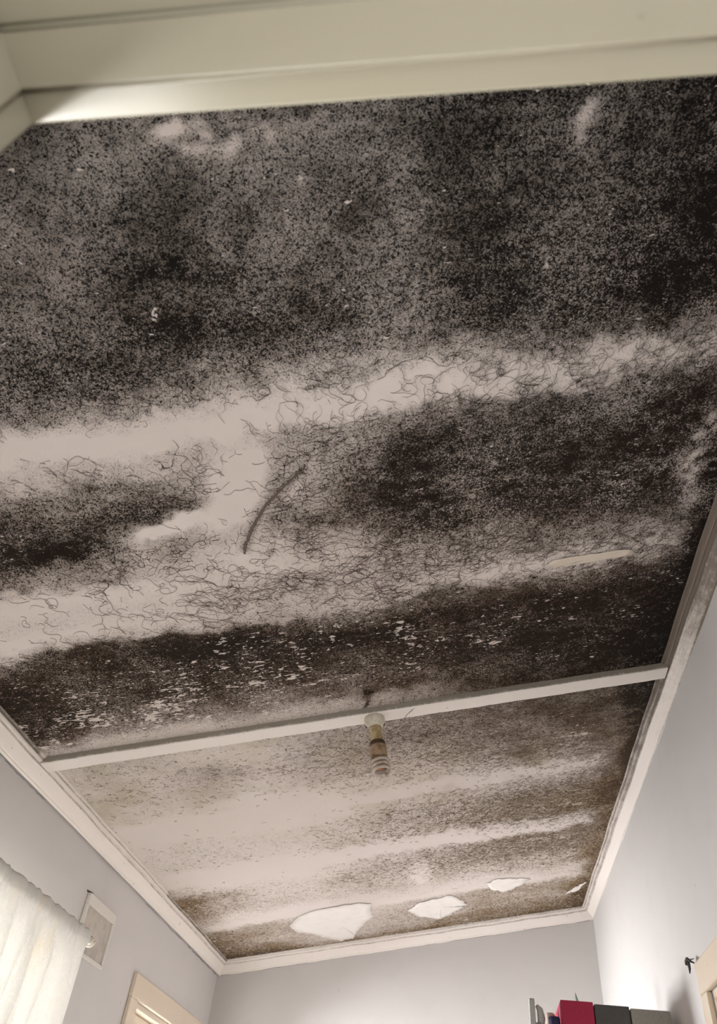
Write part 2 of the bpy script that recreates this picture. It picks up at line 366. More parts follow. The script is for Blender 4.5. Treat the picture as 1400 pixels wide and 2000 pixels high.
    h = t.math('ADD', t.math('MULTIPLY', mask, -.4), t.math('MULTIPLY', lo2, .7)); t.bump(t.math('SUBTRACT', h, t.math('MULTIPLY', clean, .8)), .35, .0015)
    return t.m
M_mould = mould_material()
us = np.arange(U0-.03, U1+.03, .0055); vs_ = np.arange(.04, YF+.06, .0055)
def cz(u, v): # slight sag of the sheets between the joists (local z up)
    return -.0015*np.sin((v-.88)/.61*np.pi)**2
me, cc = grid_mesh('ceiling', us, vs_, cz, back=.03)
fattr(me, 'mould', density(cc[:, 0], cc[:, 1])); fattr(me, 'warm', warm(cc[:, 0], cc[:, 1])); fattr(me, 'flake', flk(cc[:, 0], cc[:, 1]))
ceil = setp(link('ceiling', me, M_mould), kind='structure')
ceil.location = (-sa*1.2, 0, ca*1.2+CZ); ceil.rotation_euler = (0, -A, 0)

# mould threads: fine dark rootlets wandering over the sheet
def threads(N, seed, K=15, step=.0042, wid=.0006, where=None, bend=.55, horiz=0.0, starts=None):
    r = np.random.default_rng(seed); P0 = []
    if starts is not None: P0 = starts[0]; N = len(P0)
    while len(P0) < N:
        u = r.uniform(-1.1, .84, 40000); v = r.uniform(.3, 4.4, 40000)
        p = where(u, v); k = r.random(40000) < p
        P0 += list(zip(u[k], v[k]))
    P0 = np.array(P0[:N]); L = r.integers(K//2, K, N)
    th = r.uniform(0, 2*np.pi, N)
    if starts is not None: th = starts[1]
    if horiz and starts is None: th = np.where(r.random(N) < horiz, r.normal(0, .35, N)+np.pi*r.integers(0, 2, N), th)
    cur = r.normal(0, .25, N); sc_ = np.interp(P0[:, 1], [.3, 1.2, 2.2, 4.3], [.8, 1.0, 1.3, 1.9])
    pts = np.zeros((K, N, 2)); dirs = np.zeros((K, N)); p = P0.copy()
    for k in range(K):
        pts[k] = p; dirs[k] = th
        cur = cur*.7+r.normal(0, bend*.5, N); th = th+cur*.6
        p = p+np.stack([np.cos(th), np.sin(th)], -1)*(step*sc_)[:, None]
    wd = wid*sc_*r.uniform(.55, 1.25, N)
    V = []; Fc = []; base = 0
    taper = lambda t: np.sin(np.clip(t, 0.02, .98)*np.pi)**.5
    vv = np.zeros((K, N, 3, 3)); tt = np.linspace(0, 1, K)
    for k in range(K):
        w_ = wd*taper(np.full(N, min(1, k/(K-1))))
        nx, ny = -np.sin(dirs[k]), np.cos(dirs[k])
        vv[k, :, 0] = np.stack([pts[k, :, 0]+nx*w_, pts[k, :, 1]+ny*w_, np.full(N, -.0016)], -1)
        vv[k, :, 1] = np.stack([pts[k, :, 0], pts[k, :, 1], np.full(N, -.0024)], -1)
        vv[k, :, 2] = np.stack([pts[k, :, 0]-nx*w_, pts[k, :, 1]-ny*w_, np.full(N, -.0016)], -1)
    id_ = np.arange(K*N*3).reshape(K, N, 3)
    f1 = np.stack([id_[:-1, :, 0], id_[1:, :, 0], id_[1:, :, 1], id_[:-1, :, 1]], -1)
    f2 = np.stack([id_[:-1, :, 1], id_[1:, :, 1], id_[1:, :, 2], id_[:-1, :, 2]], -1)
    keep = (np.arange(K-1)[:, None] < L[None, :]-1) & (np.abs(pts[1:, :, 0]+.14) < .98) & (pts[1:, :, 1] < 4.45) & (pts[1:, :, 1] > .25)
    inb = (pts[1:, :, 1] < 2.05) | (pts[1:, :, 1] > 2.15)
    keep = np.logical_and.accumulate(keep & inb, axis=0)
    if starts is None and K >= 14:         # branches leave the main thread at an angle
        ps, ds = [], []
        for k in range(3, K-4, 5):
            sel = r.random(N) < .55
            ps.append(pts[k][sel]); ds.append(dirs[k][sel]+r.choice([-1, 1], sel.sum())*r.uniform(.5, 1.1, sel.sum()))
        v2, q2 = threads(0, seed+50, max(8, int(K*.5)), step, wid*.75, None, bend, 0, (np.vstack(ps), np.concatenate(ds)))
        v1 = vv.reshape(-1, 3); return np.vstack([v1, v2]), np.concatenate([f1[keep], f2[keep], q2+len(v1)])
    return vv.reshape(-1, 3), np.concatenate([f1[keep], f2[keep]])
def edgew(u, v):
    D = density(u, v); return D
zone = lambda v, a, b, s: 1/(1+np.exp(-(v-a)/s))*1/(1+np.exp((v-b)/s))
def w_all(u, v):
    D = density(u, v)
    return np.clip(D*zone(v, .5, 1.75, .06)*(.25+.5*(u > -.1)), 0, 1)
def w_edge(u, v):
    D = density(u, v); e = np.exp(-((D-.35)/.25)**2)
    return e*zone(v, .62, 1.75, .04)*np.clip(.35+.6*(u+.5), .2, 1)
def w_arc(u, v): return np.exp(-((u+.08)/.34)**2-((v-1.455)/.065)**2)+.5*np.exp(-((u-.45)/.4)**2-((v-.93)/.04)**2)
def w_far(u, v): return np.clip(density(u, v)*2, 0, 1)*zone(v, 2.15, 3.6, .05)*np.exp(-((density(u, v)-.35)/.3)**2)*np.clip(.5+.6*u, .15, 1)
w_start = lambda u, v: np.exp(-((density(u, v)-.5)/.2)**2)*zone(v, .55, 1.72, .05)*np.clip(.5+.5*(u+.6), .3, 1)
parts = [threads(3600, 1, 11, .0040, .00045, w_all, .8), threads(650, 2, 14, .0042, .0004, w_edge, 1.0),
         threads(80, 3, 50, .0050, .00036, w_arc, .85, .5), threads(170, 5, 42, .0050, .00042, w_start, .85, .2),
         threads(11000, 4, 9, .0030, .00021, w_far, 2.1)]
V = np.vstack([p[0] for p in parts]); off = np.cumsum([0]+[len(p[0]) for p in parts[:-1]])
Fq = np.vstack([p[1]+o for p, o in zip(parts, off)])
used = np.unique(Fq); remap = np.full(len(V), -1); remap[used] = np.arange(len(used)); V = V[used]; Fq = remap[Fq]
me = bpy.data.meshes.new('mould_threads')
me.vertices.add(len(V)); me.vertices.foreach_set('co', V.ravel().astype(np.float32))
me.loops.add(Fq.size); me.loops.foreach_set('vertex_index', Fq.ravel().astype(np.int32))
me.polygons.add(len(Fq)); me.polygons.foreach_set('loop_start', (np.arange(len(Fq))*4).astype(np.int32))
me.update(calc_edges=True)
t = NT('mould_thread', .9); t.b.inputs['Specular IOR Level'].default_value = .1; vy = t.n.new('ShaderNodeSeparateXYZ'); t.t.links.new(t.coord(), vy.inputs[0])
c1 = t.mix(t.ramp(vy.outputs[1], .6, 1.5), (.026, .019, .016), (.085, .055, .042))
t.base(t.mix(t.ramp(vy.outputs[1], 1.9, 2.8), c1, (.24, .185, .14)))
mt = link('mould_threads', me, t.m, ceil); mt['kind'] = 'stuff'; mt['label'] = 'dark root-like mould threads spreading over the ceiling'

# peeled, lifted paint
M_flake = paint('peeled_paint', (.84, .80, .76), .6, .12, .3, scale=16)
M_filler = paint('filler_smear', (.62, .54, .46), .7, .2, .3)
def flake(name, poly, lift, mat, parent=ceil, thick=.0012, jt=(.010, .020)):
    n = len(poly); c = np.mean(poly, axis=0); bm = bmesh.new(); out = []
    fine = []
    for i in range(n):
        p, q = np.array(poly[i]), np.array(poly[(i+1) % n])
        for t_ in np.linspace(0, 1, 7)[:-1]:
            x = p+(q-p)*t_; x = x+(rng.random(2)-.5)*np.array(jt); fine.append(x)
    rings = []
    for s in (1.0, .8, .55, .3):
        rg = []
        for i, x in enumerate(fine):
            y = c+(x-c)*s; ph = i/len(fine)*2*np.pi
            h = (.003+lift*(max(0, math.sin(ph*1.5+.6))**2)*(s-.3)/.7) if s > .3 else .003
            rg.append(bm.verts.new((y[0], y[1], -h)))
        rings.append(rg)
    m_ = len(fine); ctr = bm.verts.new((c[0], c[1], -.003))
    for a, b in zip(rings, rings[1:]):
        for k in range(m_): bm.faces.new((a[k], a[(k+1) % m_], b[(k+1) % m_], b[k]))
    for k in range(m_): bm.faces.new((rings[-1][k], rings[-1][(k+1) % m_], ctr))
    o = from_bm(name, bm, mat, parent, True)
    md = o.modifiers.new('s', 'SOLIDIFY'); md.thickness = thick; md.offset = 0
    return o
fl = [[(-0.69, 4.048), (-0.674, 4.153), (-0.583, 4.253), (-0.549, 4.336), (-0.472, 4.424), (-0.401, 4.413), (-0.376, 4.313), (-0.322, 4.195), (-0.263, 4.087), (-0.27, 4.001), (-0.252, 3.905), (-0.329, 3.862), (-0.501, 3.868), (-0.619, 3.924)],
      [(-0.084, 4.097), (-0.034, 3.998), (0.06, 3.971), (0.145, 3.955), (0.187, 4.053), (0.223, 4.15), (0.185, 4.191), (0.1, 4.278), (0.06, 4.30), (-0.03, 4.215)],
      [(0.311, 3.864), (0.36, 3.82), (0.458, 3.848), (0.533, 3.895), (0.491, 3.957), (0.411, 4.028), (0.345, 3.968)],
      [(0.73, 4.212), (0.768, 4.125), (0.828, 4.053), (0.793, 4.168)]]
for i, p in enumerate(fl):
    o = flake('peeling_paint', p, .0012, M_flake); o['label'] = 'white peeling paint'
flake('filler_smear', [(0.448, 1.497), (0.463, 1.482), (0.555, 1.482), (0.659, 1.484), (0.675, 1.501), (0.663, 1.511), (0.559, 1.513), (0.465, 1.515)], .0, M_filler, jt=(.006, .004))

P = [(-.108, 1.035), (-.114, 1.048), (-.143, 1.072), (-.178, 1.103), (-.213, 1.136), (-.249, 1.186), (-.285, 1.252), (-.299, 1.290)]
pp = []
for a, b in zip(P, P[1:]):
    for k in range(6): pp.append((a[0]+(b[0]-a[0])*k/6+random.gauss(0, .0008), a[1]+(b[1]-a[1])*k/6+random.gauss(0, .0008), -.0012))
bm = bmesh.new(); tube(bm, pp, [.0006+.0031*math.sin(min(1, (i+1)/len(pp)*1.15)*math.pi*.62)*random.uniform(.8, 1.15) for i in range(len(pp))], 8)
for v_ in bm.verts: v_.co.z = -.0012+(v_.co.z+.0012)*.5
o = from_bm('torn_paint_ridge', bm, paint('ridge_grime', (.13, .095, .08), .8, .2), ceil, True); o['label'] = 'dark brown torn ridge slanting across the ceiling'

# ------------------------------------------------------------------ cornices and ceiling batten
def trim_mat(name, col, stain, stain_amt=1.0):
    t = NT(name, .5); G = t.attr('grime_tone'); v = t.coord()
    n = t.noise(v, 22, 5, .75); n2 = t.noise(t.coord(scale=(1, .12, 1)), 110, 4, .65)
    x = t.math('MULTIPLY', G, t.math('ADD', .25, t.math('ADD', t.math('MULTIPLY', n, 1.0), t.math('MULTIPLY', n2, .8))))
    f = t.ramp(x, .42, 1.25, 0, .92*stain_amt)
    dots = t.ramp(t.noise(v, 60, 2, .5), .73, .76, 0, .6)
    t.base(t.mix(dots, t.mix(f, col, stain), (.12, .09, .07))); t.bump(t.noise(v, 45, 4, .6), .35, .003); return t.m
M_corn = trim_mat('cornice_paint', (.80, .74, .69), (.10, .072, .048))
M_bat = trim_mat('batten_paint', (.80, .745, .70), (.24, .21, .165))
# profile: d = distance from wall along the ceiling, h = depth below the ceiling
PR = [(0.0, .056), (.004, .058), (.009, .055), (.0105, .050), (.014, .048), (.038, .021), (.0405, .0215), (.0415, .0150), (.0445, .0140), (.0500, .0150), (.0520, .0120), (.0530, .0050), (.0600, .0045), (.0615, -.001)]
def sweep(name, fn, n, grime_tone):
    bm = bmesh.new(); rows = []; G = []
    for i in range(n+1):
        t_ = i/n; row = []
        for j, (d, h) in enumerate(PR): row.append(bm.verts.new(fn(t_, d, h))); G.append(grime_tone(t_, j))
        row.append(bm.verts.new(fn(t_, 0, -.001))); G.append(0); rows.append(row)
    k = len(PR)+1
    for a, b in zip(rows, rows[1:]):
        for j in range(k): bm.faces.new((a[j], a[(j+1) % k], b[(j+1) % k], b[j]))
    bm.faces.new(rows[0]); bm.faces.new(rows[-1])
    o = from_bm(name, bm, M_corn); fattr(o.data, 'grime_tone', np.array(G)); return o
NP = len(PR)
wob = lambda t_, s: .0012*math.sin(t_*37+s)+.0008*math.sin(t_*91+s*2)
def fL(t_, d, h):
    v = .02+t_*(YF-d-.02); return CE(U0+d+(wob(t_, 1) if d > 0 else 0), v, h)
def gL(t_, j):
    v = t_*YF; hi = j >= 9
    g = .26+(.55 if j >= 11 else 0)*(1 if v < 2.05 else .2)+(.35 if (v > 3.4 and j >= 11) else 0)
    if j in (6, 7, 11): g += .4  # groove shade put into the tint together with the grime
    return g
def fR(t_, d, h):
    v = .02+t_*(YF-d-.02); return CE(U1-d+(wob(t_, 3) if d > 0 else 0), v, h)
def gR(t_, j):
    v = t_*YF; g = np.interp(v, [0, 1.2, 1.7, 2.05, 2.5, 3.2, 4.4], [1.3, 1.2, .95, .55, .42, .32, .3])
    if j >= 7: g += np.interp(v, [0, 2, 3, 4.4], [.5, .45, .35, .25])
    if j in (3, 6, 7, 11): g += .25  # grooves tinted darker for their shade, on top of the mould stain
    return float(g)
def fF(t_, d, h):
    u = U0+d+t_*(U1-U0-2*d); return CE(u, YF-d, h+wob(t_, 5)*(h > .01))
def gF(t_, j): return .24+(.30 if j in (6, 7, 11, 12, 13) else 0)+.15*t_  # shade of the grooves painted in along bead and flange
setp(sweep('trim_1', fL, 160, gL), label='white plaster cornice along the left wall', kind='structure')
setp(sweep('trim_2', fR, 160, gR), label='mould-stained cornice along the right wall', kind='structure')
setp(sweep('trim_3', fF, 70, gF), label='cream cornice along the far wall', kind='structure')
bm = bmesh.new(); G = []
nb = 60; sec = [(2.072, -.002), (2.072, .018), (2.0745, .0215), (2.131, .0215), (2.134, .019), (2.134, -.002)]
rows = []
for i in range(nb+1):
    u = U0+.045+(U1-U0-.09)*i/nb; row = []
    for j, (v, h) in enumerate(sec):
        row.append(bm.verts.new(CE(u, v+.0008*math.sin(i*.8)+.0007*math.sin(i*2.3), h)))
        G.append([1.5, .85, .12, .12, .2, .4][j])  # near face tinted darker than the underside
    rows.append(row)
for a, b in zip(rows, rows[1:]):
    for j in range(6): bm.faces.new((a[j], a[(j+1) % 6], b[(j+1) % 6], b[j]))
bm.faces.new(rows[0]); bm.faces.new(rows[-1])
bat = from_bm('trim_4', bm, M_bat); fattr(bat.data, 'grime_tone', np.array(G)); setp(bat, label='white painted batten across the ceiling', kind='structure')

# cracks: open hairline gaps drawn as shallow dark grooves along the trim
M_crack = paint('crack_shadow_gap', (.05, .04, .035), .9, .05)
def crack(name, pts, rad, parent, jit=.002, sub=8):
    P = []; pts = [Vector(p) for p in pts]
    for a, b in zip(pts, pts[1:]):
        for k in range(sub): P.append(a.lerp(b, k/sub)+Vector([random.gauss(0, jit) for _ in range(3)]))
    P.append(pts[-1]); bm = bmesh.new()
    tube(bm, P, [rad*random.uniform(.3, 1.2) for _ in P], 5)
    o = from_bm(name, bm, M_crack); o.parent = parent; return o
def onL(y, zz): return (XL+.0004, y, z(zz))
crack('crack', [onL(y, .9-.002) for y in (3.3, 3.6, 3.9)], .0006, WL, .0012)
crack('crack', [onL(y, .898) for y in (3.95, 4.15, 4.35, 4.5)], .0011, WL, .0018)
crack('crack', [onL(y, .90) for y in (1.95, 2.1, 2.25)], .0006, WL, .001)
crack('crack', [(x, YF-.0004, zc(x)-.059) for x in (-1.35, -1.1, -.8)], .0008, WF, .001)
crack('crack', [(x, YF-.0004, zc(x)-.059) for x in (-.3, 0, .35, .64)], .0008, WF, .001)
crack('crack', [CE(.065, 2.078, .0225), CE(.045, 2.10, .0225), CE(.028, 2.132, .0225)], .0012, bat, .0006, 4)
crack('crack', [onL(2.735, .777), onL(2.77, .781), onL(2.81, .775)], .0028, WL, .0015, 4)

# ------------------------------------------------------------------ glass
t = NT('window_glass', .02); gl = t.n.new('ShaderNodeBsdfGlossy'); gl.inputs['Roughness'].default_value = .02
tr = t.n.new('ShaderNodeBsdfTransparent'); fr = t.n.new('ShaderNodeFresnel'); mx = t.n.new('ShaderNodeMixShader')
t.t.links.new(fr.outputs[0], mx.inputs[0]); t.t.links.new(tr.outputs[0], mx.inputs[1]); t.t.links.new(gl.outputs[0], mx.inputs[2])
t.t.links.new(mx.outputs[0], t.n['Material Output'].inputs['Surface']); M_glass = t.m

def window(name, y0, y1, z0, z1, arch, mat, label, d=.02, sw=.045):
    r = setp(empty(name, (XL, (y0+y1)/2, z0)), label=label, kind='structure')
    off = Vector((XL, (y0+y1)/2, z0))
    bm = bmesh.new(); a = arch
    for (ya, yb, za, zb) in ((y0-a, y1+a, z1, z1+a), (y0-a, y0, z0-a, z1), (y1, y1+a, z0-a, z1)):
        box(bm, XL, XL+.018, ya, yb, za, zb, .004)
    from_bm('architrave', bm, mat, r, off=off)
    bm = bmesh.new()
    box(bm, XL-.12, XL+.04, y0-a, y1+a, z0-.03, z0, .004); from_bm('sill', bm, mat, r, off=off)
    bm = bmesh.new()
    for (ya, yb, za, zb) in ((y0, y1, z1-d, z1), (y0, y0+d, z0, z1-d), (y1-d, y1, z0, z1-d)):
        box(bm, XL-.12, XL-.002, ya, yb, za, zb, .002)
    from_bm('lining', bm, mat, r, off=off)
    bm = bmesh.new(); s = sw; y0 += d; y1 -= d; z1 -= d
    for (ya, yb, za, zb) in ((y0, y1, z1-s, z1), (y0, y1, z0, z0+s), (y0, y0+s, z0+s, z1-s), (y1-s, y1, z0+s, z1-s)):
        box(bm, XL-.085, XL-.045, ya, yb, za, zb, .004)
    sash = from_bm('sash', bm, mat, r, off=off)
    bm = bmesh.new(); box(bm, XL-.067, XL-.063, y0+s, y1-s, z0+s, z1-s); g = from_bm('pane', bm, M_glass, sash, off=off)
    return r
window('window_1', .95, 2.69, z(-.55), z(.60), .0001+.02, M_trim, 'window behind the lace curtain', .012, .022)
window('window_added', .12, .80, z(-1.1), z(.5), .05, M_trim, 'unseen bare window added beside the doorway for light')  # out of view, added to let more light into the room
window('window_2', 3.45, 4.27, z(-.5), z(.575), .085, M_cream, 'cream framed window near the far left corner')

# ------------------------------------------------------------------ door_2 in the right wall
d2 = setp(empty('door_2', (XR, 2.1, 0)), label='cream door frame on the right wall', kind='structure'); off = Vector((XR, 2.1, 0))
bm = bmesh.new(); y0, y1, zt = 1.72, 2.49, z(.548)
for a_, b_, c_, d_ in ((y0-.075, y1+.075, zt, zt+.083), (y1, y1+.075, 0, zt), (y0-.075, y0, 0, zt)):
    box(bm, XR-.016, XR, a_, b_, c_, d_, .005)
from_bm('architrave', bm, M_cream, d2, off=off)
bm = bmesh.new()
for a_, b_, c_, d_ in ((y0, y1, zt-.02, zt), (y1-.02, y1, 0, zt-.02), (y0, y0+.02, 0, zt-.02)):
    box(bm, XR+.001, XR+.12, a_, b_, c_, d_, .002)
from_bm('jamb', bm, M_cream, d2, off=off)
bm = bmesh.new(); box(bm, XR+.05, XR+.085, y0+.022, y1-.022, .01, zt-.022, .002)
for (c_, d_) in ((.2, .9), (1.0, zt-.15)):
    r = box(bm, XR+.044, XR+.052, y0+.13, y1-.13, c_, d_, .006)
from_bm('door_leaf', bm, M_cream, d2, off=off)
bm = bmesh.new(); lathe(bm, [(0, .028), (.006, .028), (.008, .010), (.035, .010), (.040, .024), (.055, .027), (.066, .018), (.067, 0)], (XR+.05, 1.80, 1.0), (-1, 0, 0), 24)
from_bm('door_knob', bm, paint('brass', (.5, .38, .18), .3), d2, True, off=off)

# black hook at the top corner of door_2
bm = bmesh.new(); hx = XR-.02
tube(bm, [(XR-.015, 2.56, z(.632)), (hx-.004, 2.572, z(.640)), (hx-.006, 2.585, z(.647)), (hx-.006, 2.598, z(.644)), (hx-.006, 2.604, z(.636))], [.002, .0035, .0055, .006, .004], 8)
tube(bm, [(hx-.006, 2.583, z(.647)), (hx-.007, 2.574, z(.634)), (hx-.006, 2.578, z(.621)), (hx-.006, 2.586, z(.610))], [.004, .0045, .004, .0015], 8)
tube(bm, [(hx-.004, 2.575, z(.643)), (XR-.015, 2.548, z(.640))], [.0022, .0008], 6)
M_black = paint('black_metal', (.02, .018, .015), .5)
o = from_bm('wire_hook', bm, M_black, None, True, off=(XR, 2.57, z(.63))); o.location = (XR, 2.57, z(.63))
setp(o, 'small bent black hook at the top corner of the cream frame on the right wall', 'hook')

# ------------------------------------------------------------------ curtain, rod, brackets
t = NT('lace_curtain_cloth', .85); v = t.coord()
n1 = t.math('ABSOLUTE', t.math('SUBTRACT', t.noise(t.coord(scale=(1, 1, .8)), 55, 3, .55, 1.0), .5))
ridge = t.ramp(n1, .0, .06, 1, 0); gr = t.noise(v, 160, 2, .6)
st = t.ramp(t.noise(t.coord(scale=(1, 3.0, .9), loc=(0, .2, 0)), 3.2, 3, .6), .50, .70, 0, .75)
sp = t.n.new('ShaderNodeSeparateXYZ'); t.t.links.new(t.coord(), sp.inputs[0])
st = t.math('MULTIPLY', st, t.math('MULTIPLY', t.ramp(sp.outputs[2], -.26, -.02), t.math('MULTIPLY', t.ramp(sp.outputs[1], .38, .52), t.ramp(sp.outputs[1], .64, .78, 1, 0))))
colr = t.mix(st, t.mix(ridge, (.82, .81, .78), (.88, .87, .85)), (.78, .66, .45)); t.base(colr)
t.bump(t.math('ADD', ridge, t.math('MULTIPLY', gr, .5)), .6, .0014)
tl = t.n.new('ShaderNodeBsdfTranslucent'); t.val(tl.inputs['Color'], colr); mx = t.n.new('ShaderNodeMixShader'); t.val(mx.inputs[0], t.math('MULTIPLY_ADD', t.attr('crease_shade'), -.24, .3))
bnode = [n for n in t.n if n.type == 'BUMP'][0]; t.t.links.new(bnode.outputs[0], tl.inputs['Normal'])
t.t.links.new(t.b.outputs[0], mx.inputs[1]); t.t.links.new(tl.outputs[0], mx.inputs[2]); t.t.links.new(mx.outputs[0], t.n['Material Output'].inputs['Surface'])
M_cloth = t.m
RX, RZ = -1.29, z(.612)
ys = np.arange(.92, 2.675, .0022); zs = np.concatenate([[.023, .015, .008], np.arange(0, -1.25, -.012)])
Y, Zz = np.meshgrid(ys, zs)
dn = np.clip(-Zz/.09, 0, 1)
folds = [(2.60, .03, .008), (2.43, .05, .016), (2.345, .035, .014), (2.295, .025, .016), (2.245, .04, .018), (2.17, .05, .02), (2.04, .05, .02), (1.9, .06, .02), (1.75, .05, .02), (1.6, .05, .02), (1.45, .05, .02), (1.3, .05, .02), (1.15, .05, .02), (1.0, .05, .02)]
X = np.zeros_like(Y); DB = np.zeros_like(Y)
for c_, w_, h_ in folds:
    yy = c_+.02*np.sin(Zz*9+c_*40)*dn-Y
    X += 1.5*h_*(.15+.85*dn)*np.where(yy > 0, np.exp(-np.clip(yy, 0, 9)/w_), np.exp(np.clip(yy, -9, 0)/.0035))
    if h_ > .01: X -= .014*dn*np.exp(-(yy/.0042)**2); DB = np.maximum(DB, (.25+.75*dn)*np.exp(-((yy-.001)/.0028)**2)); DB = np.maximum(DB, .22*dn*np.exp(-((yy-.008)/.010)**2))  # crease shade put into the cloth: fold lines pass less light
X += .004*np.sin(Y*41+Zz*3)*dn+.0035*np.sin(Y*150+np.sin(Y*37)*2)*np.exp(-np.abs(Zz)/.03)
X = X+np.where(Zz > 0, 0, 0)
rodr = .0145*np.exp(-np.abs(Zz-.0)/.025)
Xf = X+.0145*np.where(Zz > -.02, np.sqrt(np.clip(1-(np.clip(Zz, -.02, .0225)/.0235)**2, 0, 1)), np.exp((Zz+.02)/.02)*.53)
Y2 = Y+(Y-2.3)*.02*dn
Zr = Zz+.0025*np.sin(Y*95+np.sin(Y*31))*(Zz > .01)
nvr, nur = Y.shape
co_ = np.stack([Xf, Y2-1.7, Zr], -1).reshape(-1, 3)
idx = np.arange(nvr*nur).reshape(nvr, nur); q = np.stack([idx[:-1, :-1], idx[1:, :-1], idx[1:, 1:], idx[:-1, 1:]], -1).reshape(-1, 4)
me = bpy.data.meshes.new('lace_curtain'); me.from_pydata(co_.tolist(), [], q.tolist()); me.update()
for p in me.polygons: p.use_smooth = True
fattr(me, 'crease_shade', DB.ravel()); cur = link('lace_curtain', me, M_cloth); cur.location = (RX, 1.7, RZ)
md = cur.modifiers.new('s', 'SOLIDIFY'); md.thickness = .0012; md.offset = 0
setp(cur, 'white embossed lace curtain with yellowed folds hanging over the left window', 'curtain')
# back of the rod pocket
bm = bmesh.new(); pk = []
for i, y in enumerate(np.arange(.92, 2.675, .01)):
    pk.append([bm.verts.new((RX+.0155*math.cos(a)+.0015*math.sin(y*150), y, RZ+.0225*math.sin(a)+.0015*math.sin(y*95))) for a in np.linspace(math.pi*.5, math.pi*1.45, 7)])
for a, b in zip(pk, pk[1:]):
    for k in range(6): bm.faces.new((a[k], a[k+1], b[k+1], b[k]))
o = from_bm('rod_pocket', bm, M_cloth, cur, True, off=(RX, 1.7, RZ))
M_plastic = paint('aged_white_plastic', (.70, .66, .58), .35)
rod = empty('curtain_rod', (RX, 1.7, RZ)); setp(rod, 'white curtain rod with round end cap carrying the lace curtain', 'curtain rod'); off = (RX, 1.7, RZ)
bm = bmesh.new(); tube(bm, [(RX, .89, RZ), (RX, 2.70, RZ)], .0095, 16); from_bm('pole', bm, M_plastic, rod, True, off=off)
for yy, s in ((2.70, 1), (.89, -1)):
    bm = bmesh.new(); lathe(bm, [(0, .009), (.002, .0135), (.014, .0145), (.020, .012), (.022, .004)], (RX, yy, RZ), (0, s, 0), 28)
    from_bm('end_cap', bm, M_plastic, rod, True, off=off)
for yy in (2.715-.012, .90):
    bm = bmesh.new(); lathe(bm, [(0, .021), (.004, .021), (.006, .017)], (XL, yy+.012, RZ-.012), (1, 0, 0), 28)
    tube(bm, [(XL+.003, yy+.012, RZ-.014), (RX, yy+.012, RZ-.016)], .004, 10)
    tube(bm, [(RX+.017*math.cos(a), yy+.010, RZ-.002+.017*math.sin(a)) for a in np.linspace(-math.pi*1.0, .1, 12)], .0028, 8)
    from_bm('bracket', bm, M_plastic, rod, True, off=off)

# ------------------------------------------------------------------ wall vent
t = NT('vent_mesh', .6); v = t.coord(scale=(1, 1, 1))
vo = t.n.new('ShaderNodeTexVoronoi'); t.val(vo.inputs['Vector'], t.coord(scale=(0, 1, 1))); vo.inputs['Scale'].default_value = 170; vo.inputs['Randomness'].default_value = .15
hole = t.ramp(vo.outputs['Distance'], .28, .36, 1, 0)
t.base(t.mix(t.math('MULTIPLY', hole, .55), t.mix(t.ramp(t.noise(v, 24, 4), .42, .62), (.56, .51, .46), (.46, .41, .37)), (.26, .22, .19))); M_mesh = t.m
vt = empty('wall_vent', (XL, 2.885, z(.60))); off = (XL, 2.885, z(.60)); setp(vt, 'square white wall vent with grey mesh beside the curtain end', 'vent')
bm = bmesh.new(); a0, a1, b0, b1 = 2.752, 3.022, z(.588), z(.775)
for (ya, yb, za, zb) in ((a0, a1, b1-.034, b1), (a0, a1, b0, b0+.014), (a0, a0+.014, b0+.014, b1-.034), (a1-.012, a1, b0+.014, b1-.034)):
    box(bm, XL, XL+.014, ya, yb, za, zb, .003)
from_bm('vent_frame', bm, M_trim, vt, off=off)
bm = bmesh.new(); box(bm, XL, XL+.006, a0+.012, a1-.010, b0+.012, b1-.022); from_bm('vent_mesh', bm, M_mesh, vt, off=off)

# ------------------------------------------------------------------ light fitting under the batten
base = CE(-.066, 2.103, .0215); ax = Vector((sa, 0, -ca))
def grimy(name, col, rough=.4, amt=.5):
    t = NT(name, rough); n = t.noise(t.coord(), 45, 4, .65); t.base(t.mix(t.ramp(n, .42, .66, 0, amt), col, (.16, .09, .035))); return t.m
M_rose = grimy('aged_rose', (.62, .58, .48), .3, .35); M_holder = grimy('stained_holder', (.50, .39, .22), .3, .7); M_band = grimy('dark_band', (.055, .032, .016), .5, .3)
M_skirt = grimy('stained_skirt', (.42, .30, .20), .35, .8); M_cfl = grimy('lamp_tube_glass', (.52, .44, .38), .2, .5); M_in = grimy('core_reflection', (.40, .20, .10), .35, .6)  # core colour holds the brown reflection inside the coil
lf = empty('ceiling_light', tuple(base)); off = tuple(base); setp(lf, 'old batten lamp holder with dusty spiral bulb hanging from the ceiling batten', 'ceiling light')
def lp(name, prof, mat, par=lf, seg_=40):
    bm = bmesh.new(); lathe(bm, prof, base, ax, seg_); o = from_bm(name, bm, mat, par, False, off=off)
    for p in o.data.polygons: p.use_smooth = True
    e = o.modifiers.new('e', 'EDGE_SPLIT'); e.split_angle = math.radians(50); return o
rose = lp('ceiling_rose', [(-.001, .031), (.004, .0325), (.010, .0325), (.020, .030), (.028, .0245), (.033, .020)], M_rose)
for s in (-1, 1):
    n = ax.orthogonal().normalized(); d_ = Vector((1, .25*s, 0)).normalized(); d_ = (d_-ax*d_.dot(ax)).normalized()*s
    bm = bmesh.new(); lathe(bm, [(0, .004), (.003, .0042), (.0045, .001)], base+ax*.022+d_*.028, d_*.6+ax*.7, 14); from_bm('screw', bm, M_band, rose, off=off)
lp('lamp_holder', [(.030, .0195), (.050, .0185), (.082, .0205), (.084, .020)], M_holder)
lp('holder_band', [(.082, .0225), (.085, .0235), (.094, .0245), (.097, .0235)], M_band)
